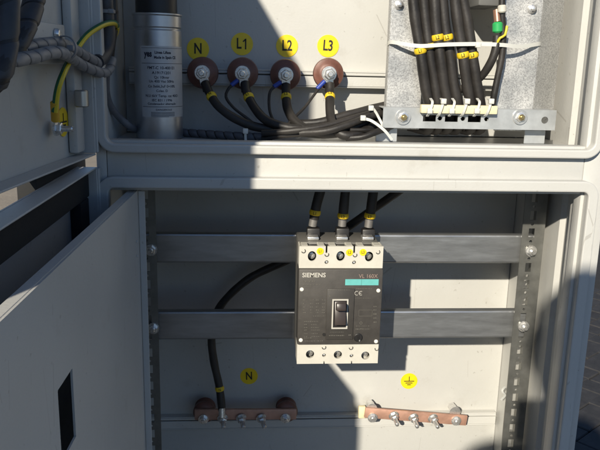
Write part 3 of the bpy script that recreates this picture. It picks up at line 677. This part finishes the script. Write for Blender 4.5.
# earth clip glimpsed at the lower front of the can
# ------------------------------------------------------------------ circuit breaker
def bz(py): return A(340, py, .06).z
bx0, bx1 = .0632, .1703; zA, zB_, zC, zD = 1.0245, .9955, .8935, .8650
bk = thing('circuit_breaker', 'three pole moulded case circuit breaker, dark grey front with black toggle', 'circuit breaker', (.117, .145, .865))
b = NB(); box(b, bx0+.001, bx1-.001, .088, .1442, zD+.002, zA-.001, .002); obj('base', b, mat('breaker_base', (.13, .125, .115), .5), bk)
def terminal_cover(z0, z1, top):
    b = NB(); xs = [(312, 256), (340.5, 256), (369, 256.5)] if top else [(310, 354), (337.8, 354.5), (365.3, 355.3)]
    hw, hh = (.0056, .0068) if top else (.0056, .0058); holes = []
    for px, py in xs:
        c = A(px, py, .064); holes.append((c.x-hw, c.x+hw, c.z-hh, c.z+hh, 'r'))
    mids = [(326.5, 262), (354, 262.3)] if top else [(324, 355), (351.5, 355.5)]
    for px, py in mids:
        c = A(px, py, .064); holes.append((c.x-.0026, c.x+.0026, c.z-.0026, c.z+.0026, 'r'))
    if top:
        for px in (326.5, 354.2): c = A(px, 249, .064); holes.append((c.x-.0011, c.x+.0011, z1-.009, z1+.001))
    else:
        for px in (324, 351.5): c = A(px, 362, .064); holes.append((c.x-.0008, c.x+.0008, z0-.001, z0+.0035))
    holes = [(h[0], h[1], max(h[2], z0), min(h[3], z1), *h[4:]) for h in holes]
    plate(b, bx0, bx1, z0, z1, .003, holes, lambda a, c, d: Vector((a, .063+d, c)))
    k = obj('terminal_cover', b, WHITEP, bk, ang=30)
    b = NB()
    for xx in (bx0, bx1-.0025): box(b, xx, xx+.0025, .0662, .0878, z0+.0003, z1-.0003, .0006, 1)
    if top:
        w = (bx1-bx0)/3
        for i in range(3):
            x0 = bx0+w*i+.0028; box(b, x0, x0+.0085, .0662, .0835, z1-.0035, z1+.0002, .0005, 1); box(b, x0+w-.0145, x0+w-.0058, .0662, .0835, z1-.0035, z1+.0002, .0005, 1)
    else: box(b, bx0+.003, bx1-.003, .0662, .0878, z0+.0003, z0+.003, .0006, 1)
    obj('rim', b, WHITEP, k)
    # recess behind the openings
    b = NB(); box(b, bx0+.003, bx1-.003, .0815, .0875, z0+.0035, z1-.0036, 0); obj('recess', b, BLACKP, k)
    for px, py in xs:
        c = A(px, py, .07); b = NB(); lathe(b, (c.x, .0814, c.z-.001), (0, -1, 0), [(.0045, 0), (.0045, .006), (.0025, .0066), (0, .0060)], 16); obj('screw', b, STEEL, k)
    for px, py in mids:
        c = A(px, py, .064); b = NB(); lathe(b, (c.x, .0702, c.z), (0, -1, 0), [(.0024, 0), (.0024, .003), (.0012, .0036), (0, .003)], 14); obj('screw', b, STEEL, k)
    return k
terminal_cover(zB_+.0003, zA, True); terminal_cover(zD, zC-.0003, False)
# hooks moulded in the corners of the light covers
b = NB()
for px, py, a0 in ((303.5, 251, 200), (378, 252, 200), (326.8, 254.5, 180), (355, 255, 180), (376.8, 348.8, 160), (324, 347.4, 180), (351, 347.8, 180)):
    c = A(px, py, .0625); pts = [Vector((c.x+.0024*math.cos(math.radians(a0+k*18)), .0626, c.z+.0024*math.sin(math.radians(a0+k*18)))) for k in range(13)]
    tube(b, pts, .0006, 6)
obj('moulded_hook', b, DARKP, bk)
b = NB(); box(b, bx0-.0003, bx1+.0003, .0585, .0876, zC, zB_, .0014, 2); cov = obj('front_cover', b, DARKP, bk)
FY = .0585
def P2(px, py, y=FY): return A(px, py, y)
a, c = P2(327, 288.5), P2(352.5, 339)
b = NB(); box(b, a.x, c.x, FY-.0022, FY-.0002, c.z, a.z, .0008); rb = obj('toggle_plate', b, DARKP2, bk)
TY = FY-.0024
a, c = A(332.3, 299, TY), A(347.2, 328.5, TY)
b = NB(); plate(b, a.x, c.x, c.z, a.z, -.0014, [(a.x+.0017, c.x-.0017, c.z+.0017, a.z-.0017)], lambda u, v, d: Vector((u, TY+d, v))); obj('toggle_frame', b, PRINT, rb, flat=True)
b = NB(); box(b, a.x+.0018, c.x-.0018, TY-.0004, TY+.0002, c.z+.0018, a.z-.0018); obj('toggle_slot', b, mat('slot_black', (.012, .010, .010), .5), rb)
b = NB(); zc2 = A(340, 306, TY).z; mM = Matrix.Translation((.5*(a.x+c.x), TY-.001, zc2)) @ Matrix.Rotation(math.radians(-16), 4, 'X')
box(b, -.0062, .0062, -.0130, .001, -.0055, .0050, .0018, 2, mM); box(b, -.0072, .0072, -.0026, .001, -.0240, .0065, .0010, 2, mM); obj('toggle', b, TOGGLE, bk)
# screws in the front cover corners, reset knob, test button
for px, py in ((301.8, 289.3), (378.3, 290.5), (300.8, 340), (376, 341.3)):
    c = P2(px, py); b = NB(); lathe(b, c, (0, -1, 0), [(.0026, 0), (.0026, .0010), (.0016, .0018), (0, .0017)], 14); obj('screw', b, mat('white_screw', (.72, .70, .64), .35), cov)
c = P2(324, 334.5); b = NB(); lathe(b, c, (0, -1, 0), [(.0022, 0), (.0022, .0008), (0, .0008)], 14); obj('button', b, INK, cov)
c = P2(358, 337.3); b = NB(); lathe(b, c, (0, -1, 0), [(.0058, 0), (.0058, .0012), (.0048, .0020), (0, .0020)], 24); box(b, c.x-.0009, c.x+.0009, c.y-.0034, c.y-.0018, c.z-.0042, c.z+.0042, .0003, 1); kn = obj('adjusting_knob', b, BLACKP, cov)
c = P2(359.2, 340); b = NB(); lathe(b, c+Vector((0, -.002, 0)), (0, -1, 0), [(.0013, 0), (.0010, .0010), (0, .0012)], 10); obj('screw', b, STEEL, kn)
LY = FY-.0003
b = NB(); letters(b, 'SIEMENS', P2(314, 275.3, LY), .0082, .98, .018); obj('lettering', b, PRINT, cov, flat=True)
b = NB(); letters(b, 'VL 160X', P2(368.3, 276.3, LY), .0074, .92, -.004); obj('lettering', b, mat('dull_red_print', (.30, .215, .18), .6), cov, flat=True)
for x0, x1 in ((345.3, 361.2), (361.7, 378.4)):
    a, c = P2(x0, 279.2, LY), P2(x1, 285.2, LY); b = NB(); box(b, a.x, c.x, LY-.0003, LY, c.z, a.z); obj('colour_bar', b, TEAL, cov, flat=True)
b = NB()
# CE mark: two open rings
for px, bar in ((356.8, 0), (361.0, 1)):
    c = P2(px, 293.2, LY); pts = [Vector((c.x+.0026*math.cos(math.radians(60+k*20)), LY-.0001, c.z+.0026*math.sin(math.radians(60+k*20)))) for k in range(13)]; tube(b, pts, .00035, 5)
    if bar: box(b, c.x-.0026, c.x+.0002, LY-.0003, LY, c.z-.0003, c.z+.0003)
obj('lettering', b, PRINT, cov, flat=True)
# faint fine print: short strokes in rows as on the rating plate
b = NB(); rnd = random.Random(3)
def fine(px0, px1, py, h=.0007, g=.25, y=LY):
    a, c = P2(px0, py, y), P2(px1, py, y); x = a.x
    while x < c.x:
        w = rnd.uniform(.0006, .0022); x2 = min(c.x, x+w); zj = a.z+rnd.uniform(-.0001, .0001); box(b, x, x2, y-.0002, y, zj-h*rnd.uniform(.6, 1), zj+h*rnd.uniform(.6, 1)); x = x2+rnd.uniform(.0003, .0012)
for py, x0, x1, h in ((281.3, 302.5, 315, .0011), (284.6, 302.5, 321, .0006), (286.3, 302.5, 312, .0004)): fine(x0, x1, py, h)
for cx0 in (303, 310, 316, 322):
    for py in (300, 303.5, 307, 310, 312.5): fine(cx0, cx0+rnd.uniform(2, 4), py, .0007)
fine(313, 325, 316, .0005); fine(304, 318, 321.5, .0006)
for py in (324.5, 327.5, 330, 333.5, 336.5): fine(304, 307.5, py, .0006); fine(311, rnd.uniform(316, 321), py, .0005)
fine(305, 323, 341, .0006); fine(304, 312, 338, .0005); fine(356, 372, 288.6, .0006); fine(355, 371, 298.2, .0004)
for py in (306.5, 310, 314, 318, 322): fine(373.5, 376.5, py, .0009)
fine(355.5, 370, 329, .0007); fine(356, 370, 326, .0004); fine(328.5, 350, 290, .0005, y=TY); fine(329, 331, 296, .0009, y=TY); fine(348.5, 351, 335, .0009, y=TY); fine(329, 345, 335.5, .0007, y=TY); fine(330, 344, 332.2, .0004, y=TY)
a, c = P2(359, 310, LY), P2(372, 316, LY)
for z in (a.z, c.z): box(b, a.x, c.x, LY-.0002, LY, z-.0002, z+.0002)
for x in (a.x, c.x): box(b, x-.0002, x+.0002, LY-.0002, LY, c.z, a.z)
c = P2(361, 323, LY)
for k in range(4):
    q = Matrix.Translation((c.x+(.001 if k % 2 else -.001), LY-.0001, c.z+(.001 if k > 1 else -.001))) @ Matrix.Rotation(math.radians(45 if k in (0, 3) else -45), 4, 'Y'); box(b, -.0014, .0014, -.0001, .0001, -.0003, .0003, 0, 1, q)
obj('fine_print', b, PRINTD, cov, flat=True)
for px, py, s in ((320.2, 251.2, 'L1'), (349.5, 252.5, 'L2'), (363, 252.3, 'L3')):
    c = A(px, py, .0626); b = NB(); lathe(b, c, (0, -1, 0), [(.0045, 0), (.0045, .0003), (0, .0003)], 28); k = obj('phase_sticker', b, YELLOW, bk)
    b = NB(); letters(b, s, c+Vector((0, -.0006, 0)), .0052, .8, .01); obj('lettering', b, mat('brown_ink', (.12, .08, .01), .6), k, flat=True)
# terminals and conductor ends on top of the breaker
gb = 'black supply cables entering the breaker from above'
for (pt, pm_, pe, pl, pb, lab2, mk) in (((321, 188), (316.5, 205), (314, 219), (312.5, 226), (313, 240), 'left black supply cable entering the breaker', 'L1'),
                               ((345.5, 188), (344, 205), (342.8, 219), (342, 226), (342, 240), 'middle black supply cable entering the breaker', 'L2'),
                               ((373.5, 188), (371.5, 205), (369.5, 219), (368.3, 227), (367.8, 240), 'right black supply cable entering the breaker', 'L3')):
    yt = .118; q0 = A(*pt, yt)
    t, pts = cable([Vector((q0.x+.008, yt+.020, 1.128)), q0+Vector((.001, .002, .004)), A(*pm_, yt), A(*pe, yt)], .0066, lab2, group=gb)
    k = min(range(len(pts)), key=lambda j: abs(pts[j].z-A(340, 212 if mk == 'L1' else 216.5, yt).z)); marker(t, pts, k/(len(pts)-1), .0066, mk, .0070)
    b = NB(); cyl(b, A(*pe, yt)+Vector((0, 0, .002)), A(*pl, yt), .0056, 18); obj('crimp', b, mat('dull_crimp', (.22, .21, .20), .5, metal=.5), t)
    b = NB(); c = A(*pb, yt); e = A(*pl, yt); box(b, c.x-.0088, c.x+.0088, yt-.006, yt+.008, c.z-.004, e.z-.002, .002); obj('shroud', b, BLACKP, t)
    b = NB(); c = A(*pb, .098); box(b, c.x-.0075, c.x+.0075, .095, .111, zA-.0005, c.z+.0045, .001); obj('lug', b, STEEL, t)
# N cable, passing behind breaker and rails down to the left copper bar
pe = A(222, 411, .205)
t, pts = cable([A(412, 180, .150), A(400, 190, .165), A(372, 210, .185), A(345, 229, .200), A(318, 246, .208), A(281, 263, .212), A(250, 278, .215), A(225, 300, .215), A(214, 320, .213), A(211.5, 340, .212), A(214, 362, .211), A(219, 385, .209), A(221, 400, .206), pe], .0060, 'black neutral cable curving behind the rails down to the left copper bar', 'cable')
k = min(range(len(pts)), key=lambda j: abs(pts[j].z-A(220, 388, .209).z)); marker(t, pts, k/(len(pts)-1), .0060, 'N', .007)
b = NB(); cyl(b, pe+Vector((0, -.001, .006)), pe+Vector((0, -.004, -.008)), .0052, 16); obj('lug', b, STEEL, t)

# ------------------------------------------------------------------ copper bars
def bolt_long(par, c, r=.0058, L=.022, tilt=0):
    d = Vector((tilt, -1, -.35)).normalized(); b = NB(); c = Vector(c)
    lathe(b, c, d, [(r*1.45, 0), (r*1.45, .0016), (r*1.0, .0018)], 20); lathe(b, c+d*.0018, d, [(r*1.1, 0), (r*1.1, .006), (r*.9, .007), (r*.55, .0071)], 6, .4)
    lathe(b, c+d*.008, d, [(r*.62, 0), (r*.62, L-.010), (r*.45, L-.008), (0, L-.008)], 14)
    obj('bolt', b, STEEL, par, ang=25)
def busbar(pL, pR, hpx, y, label, posts, bolts, insul):
    a, c = A(*pL, y), A(*pR, y); ang = math.atan2(c.z-a.z, c.x-a.x); L = math.hypot(c.x-a.x, c.z-a.z); h = hpx/FPX*1.02*(y-CAM.y)*1.02
    t = thing('copper_bar', label, 'busbar', (a.x, y, a.z), 'copper bars in the lower compartment')
    M4 = Matrix.Translation(a) @ Matrix.Rotation(-ang, 4, 'Y'); b = NB()
    box(b, 0, L, 0, .005, -h/2, h/2, .0010, 2, M4); obj('bar', b, COPPER, t)
    for px, py in posts:
        q = A(px, py, y)
        if insul:
            q.z -= .008; b = NB(); lathe(b, (q.x, .2575, q.z), (0, -1, 0), [(.0150, 0), (.0168, .004), (.0135, .009), (.0135, .012), (.0175, .016), (.0180, .022), (.0150, .0262), (.0120, .0275), (0, .0275)], 32); obj('insulator', b, BROWN, t)
        else:
            b = NB(); q = A(px, py, y+.012); lathe(b, (q.x, .2575, q.z), (0, -1, 0), [(.0070, 0), (.0070, .018), (.0060, .019), (0, .019)], 6, .2); lathe(b, (q.x, .2385, q.z), (0, -1, 0), [(.0090, 0), (.0090, .0012), (0, .0012)], 20); obj('standoff', b, STEEL, t, ang=25)
    for px, py, kind in bolts:
        q = A(px, py, y-.0002)
        if kind: bolt_long(t, q, tilt=random.uniform(.05, .3))
        else: hexbolt(t, q, .0062, h=.005, washer=1.3, stud=.002, rot=random.random())
    return t
busbar((194.5, 415), (296.5, 414.5), 12, .225, 'dark copper neutral bar on two brown insulators in shadow', [(204, 411), (287, 410.5)], [(203.5, 419, 0), (222.5, 417.5, 1), (241, 417.5, 1), (261, 417.5, 1), (285.5, 418, 0)], True)
busbar((365, 413), (467, 421), 11.5, .232, 'sunlit copper earth bar on steel stand-offs below the earth sticker', [(371, 407), (454, 410)], [(372.5, 417.5, 0), (393.5, 415, 1), (413, 417, 1), (432.5, 417.5, 1), (456, 420.5, 0)], False)
# white tail at the left of the earth bar and a crumpled tie at the right profile
q = A(362, 412, .24); b = NB(); box(b, q.x-.006, q.x+.006, .238, .246, q.z-.011, q.z+.010, .002); tag(obj('end_clip', b, CREAM), 'pale plastic end clip at the left end of the earth bar', 'clip')
tie_loop([A(505, 387, .130), A(502, 391, .122), A(505, 395, .126), A(501, 400, .130)], .0030, 'crumpled white tie beside the right perforated upright', None, wv=Vector((1, 0, 0)))

# ------------------------------------------------------------------ wiring on the upper door
def DP(x, y, n): return DU.pix(x, y, n)
def wrapped(P, r, label, pitch=.021, frac=.90, m=GREYC, mw=WRAP, group='spiral wrapped cable bundles at the door'):
    pts = spline(P, .004); t = thing('wrapped_cable', label, 'cable', P[0], group)
    b = NB(); tube(b, pts, r, 14); obj('sheath', b, m, t); b = NB(); helix_band(b, pts, r+.0002, pitch, frac, .0006, 18); obj('spiral_wrap', b, mw, t)
    return t
wrapped([DP(10, 60, .028), DP(16, 54, .030), DP(28, 47, .030), DP(45, 43.5, .030), DP(60, 43, .030), A(72, 48, -.075), A(84, 55, -.040), A(95, 61, -.012), A(101, 66, .012)], .0044, 'upper of two spiral wrapped grey cables crossing from the door')
wrapped([DP(10, 62, .040), DP(20, 59, .042), DP(34, 57, .042), DP(50, 52.5, .042), DP(62, 53, .042), A(74, 60, -.065), A(86, 67, -.038), A(96, 71, -.012), A(103, 73, .006), A(109, 70, .03), A(112, 60, .05)], .0046, 'lower of two spiral wrapped grey cables crossing from the door')
wrapped([DP(5, -40, .05), DP(6, -5, .05), DP(6, 25, .05), DP(4, 50, .05), DP(-1, 72, .05), DP(-10, 84, .045), DP(-30, 90, .035)], .0085, 'thick dark wrapped cable hanging at the edge of the open door', .03, .9, CABLE, CABLE2)
wrapped([DP(40, -45, .035), DP(36, -10, .035), DP(32, 10, .036), DP(25, 28, .038), DP(17, 44, .036), DP(13, 58, .034)], .0078, 'dark wrapped cable curving down the door to the grey cables', .026, .9, CABLE, CABLE2)
cable([Vector((A(106, 0, .03).x, .05, 1.50)), A(106, -10, .03), A(107, 12, .03), A(108, 32, .03), A(107, 46, .028), A(103, 56, .018), A(97, 62, -.002)], .0078, 'thick slate grey cable coming down inside the left rim', m=CABLE2)
cable([A(108, 66, .045), A(106, 80, .05), A(106.5, 94, .06), A(111, 107, .075), A(120, 118, .09), A(131, 127, .10), A(142, 132, .15)], .0043, 'dark ribbed cable running down behind the capacitor', m=GREYC)
cable([Vector((A(113, 0, .05).x, .08, 1.48)), A(113, -5, .05), A(114, 12, .05), A(114.5, 26, .05), A(112, 40, .05), A(110, 58, .055), A(109, 72, .055)], .0048, 'thin dark cable behind the slate grey one', m=CABLE)
# tie on the vertical bundle and on the door bundle
def ring(c, d, r, label, m, w=.004):
    b = NB(); lathe(b, Vector(c)-Vector(d).normalized()*w/2, d, [(r, 0), (r+.0011, .0002), (r+.0011, w-.0002), (r, w), (r, 0)], 24, 0, False); t = thing('cable_tie', label, 'cable tie', c, 'white cable ties'); obj('strap', b, m, t)
    b = NB(); e = Vector(c)+Vector((r*.7, -r*.8, 0)); box(b, e.x-.003, e.x+.003, e.y-.003, e.y+.003, e.z-.0025, e.z+.0025, .0008); obj('head', b, m, t)
ring(A(107, 11.5, .03), (0, 0, 1), .0080, 'pale cable tie round the slate grey cable inside the left rim', WRAP)
ring(DP(65, 48, .036), (DP(72, 50, .036)-DP(60, 48, .036)), .0098, 'pale cable tie holding the two grey cables at the door', WRAP, .005)
# earth wire: two-colour sheath
P = [DP(54.5, 112, .016), DP(57, 92, .020), DP(62, 76, .024), A(72, 56, -.060), A(86, 36, -.030), A(101, 25.5, -.004), A(112, 22.5, .02), A(116.5, 25, .04), A(116, 32, .06), A(113, 38, .075)]
pts = spline(P, .004); ew = thing('earth_wire', 'green and yellow striped earth wire arching from the door into the cabinet', 'wire', P[0])
b = NB(); tube(b, pts, .0030, 14); obj('sheath', b, GREENW, ew, ang=60)
b = NB(); T, F = frames(pts); prev = None
for p, tv in zip(pts, T):
    v = CAM-p; v = (v-tv*v.dot(tv)).normalized(); w = tv.cross(v)
    if w.z > 0 or (abs(w.z) < .2 and w.x < 0): w = -w
    cur = [b.verts.new(p+(v*math.cos(math.radians(a))+w*math.sin(math.radians(a)))*.00322) for a in (-8, 15, 40, 65, 95)]
    if prev:
        for k in range(4): b.faces.new((prev[k], prev[k+1], cur[k+1], cur[k]))
    prev = cur
obj('yellow_stripe', b, YELW, ew)
e0, e1 = DP(54.5, 102, .017), DP(55.5, 121, .014); b = NB(); cyl(b, e0, e1, .0040, 16, bev=.0006); obj('crimp_sleeve', b, ORANGE, ew)
c = DP(57, 128, .004); b = NB(); lathe(b, DP(55, 128, .006), DU.dn, [(.0075, 0), (.0075, .002), (.0035, .002)], 20); obj('lug', b, STEEL, ew)
t = thing('earth_stud', 'steel earth stud with nut on the open upper door', 'bolt', c); hexbolt(t, DP(55.5, 128.5, .0085), .0058, d=DU.dn, h=.005, washer=1.25, stud=.010)
# earth sticker on the door
c = DP(63, 122, .0006); t = thing('round_sticker', 'yellow oval-looking earth sticker beside the earth stud on the door', 'sticker', c, 'yellow round terminal stickers')
b = NB(); lathe(b, c, DU.dn, [(.0150, 0), (.0150, .0003), (0, .0003)], 36); obj('disc', b, YELLOW, t)
b = NB(); M4 = Matrix(((DU.du.x*-1, DU.dn.x, 0, c.x), (DU.du.y*-1, DU.dn.y, 0, c.y), (0, 0, 1, c.z), (0, 0, 0, 1)))
box(b, -.0007, .0007, .0005, .0008, .0005, .0090, 0, 1, M4)
for w, z in ((.0090, 0), (.0060, -.0034), (.003, -.0067)): box(b, -w, w, .0005, .0008, z-.0008, z+.0008, 0, 1, M4)
obj('earth_symbol', b, INK, t)

# ------------------------------------------------------------------ the photographer, whose shadow falls on the right side
def person():
    V = []; Ed = []; Rr = []
    def add(p, r, par=None):
        V.append(p); Rr.append(r); i = len(V)-1
        if par is not None: Ed.append((par, i))
        return i
    ox, oy, h = -.080, -1.21, -.035
    pel = add((ox, oy-.03, .95), (.150, .105)); ab = add((ox, oy-.03, 1.09), (.135, .10), pel); ch = add((ox, oy-.02, 1.27), (.150, .11), ab); ne = add((ox, oy, 1.40), (.060, .058), ch)
    nk = add((ox, oy+.015, 1.47+h), (.052, .056), ne); hd = add((ox, oy+.03, 1.535+h), (.074, .092), nk); ht = add((ox, oy+.025, 1.60+h), (.062, .080), hd)
    for s in (-1, 1):
        sh = add((ox+s*.165, oy-.01, 1.36), (.055, .055), ch)
        if s > 0: el = add((ox+.25, oy+.10, 1.13), (.042, .042), sh); wr = add((.125, -.850, 1.195), (.028, .026), el); pa = add((.118, -.822, 1.222), (.030, .018), wr); hx = .110; hz = 1.235; hy = -.803
        else: el = add((ox-.235, oy-.02, 1.09), (.042, .042), sh); wr = add((ox-.245, oy+.06, .86), (.028, .026), el); pa = add((ox-.245, oy+.085, .81), (.018, .032), wr)
        for k, (dz, ln) in enumerate(((.030, .030), (.018, .034), (.004, .033), (-.010, .026))):
            if s > 0: a = add((hx, hy, hz+dz), (.009, .009), pa); add((hx-ln*.5, hy-.003, hz+dz+.002), (.008, .008), a)
            else: a = add((ox-.245, oy+.105-k*.017, .765), (.009, .009), pa); add((ox-.240, oy+.107-k*.017, .735-.008*(k in (1, 2))), (.008, .008), a)
        if s > 0: th = add((.106, -.840, 1.235), (.010, .010), pa); add((.085, -.838, 1.25), (.009, .009), th)
        else: th = add((ox-.230, oy+.125, .795), (.010, .010), pa); add((ox-.225, oy+.135, .765), (.009, .009), th)
        hp = add((ox+s*.095, oy-.03, .86), (.085, .09), pel); kn = add((ox+s*.11, oy, .48), (.058, .06), hp); an = add((ox+s*.12, oy-.03, .085), (.038, .042), kn); add((ox+s*.13, oy+.12, .045), (.036, .032), an)
    me = bpy.data.meshes.new('person'); me.from_pydata(V, Ed, []); o = bpy.data.objects.new('person', me); COL.objects.link(o)
    md = o.modifiers.new('skin', 'SKIN'); md.use_smooth_shade = True
    lay = me.skin_vertices[0] if len(me.skin_vertices) else None
    if lay is None:
        bpy.context.view_layer.objects.active = o; bpy.ops.object.modifier_add(type='SKIN'); lay = me.skin_vertices[0]
    for i, r in enumerate(Rr): lay.data[i].radius = r
    lay.data[0].use_root = True
    sb = o.modifiers.new('subdivision', 'SUBSURF'); sb.levels = 2; sb.render_levels = 2
    me.materials.append(SHIRT)
    tag(o, 'person in dark clothes holding up a phone in front of the cabinet', 'person')
    b = NB(); bmesh.ops.create_uvsphere(b, u_segments=24, v_segments=14, radius=1)
    for v in b.verts: v.co = Vector((ox+v.co.x*.083, oy+.012+v.co.y*.10, 1.575+h+v.co.z*.085))
    bmesh.ops.delete(b, geom=[v for v in b.verts if v.co.y > oy+.06 and v.co.z < 1.60+h], context='VERTS'); h = obj('hair', b, HAIRM); h.parent = o
    b = NB(); box(b, -.012, .112, -.8135, -.8055, 1.200, 1.264, .003); ph = tag(obj('phone', b, BLACKP), 'black phone held up by the person in front of the cabinet', 'phone')
person()
S.render.engine = 'CYCLES'
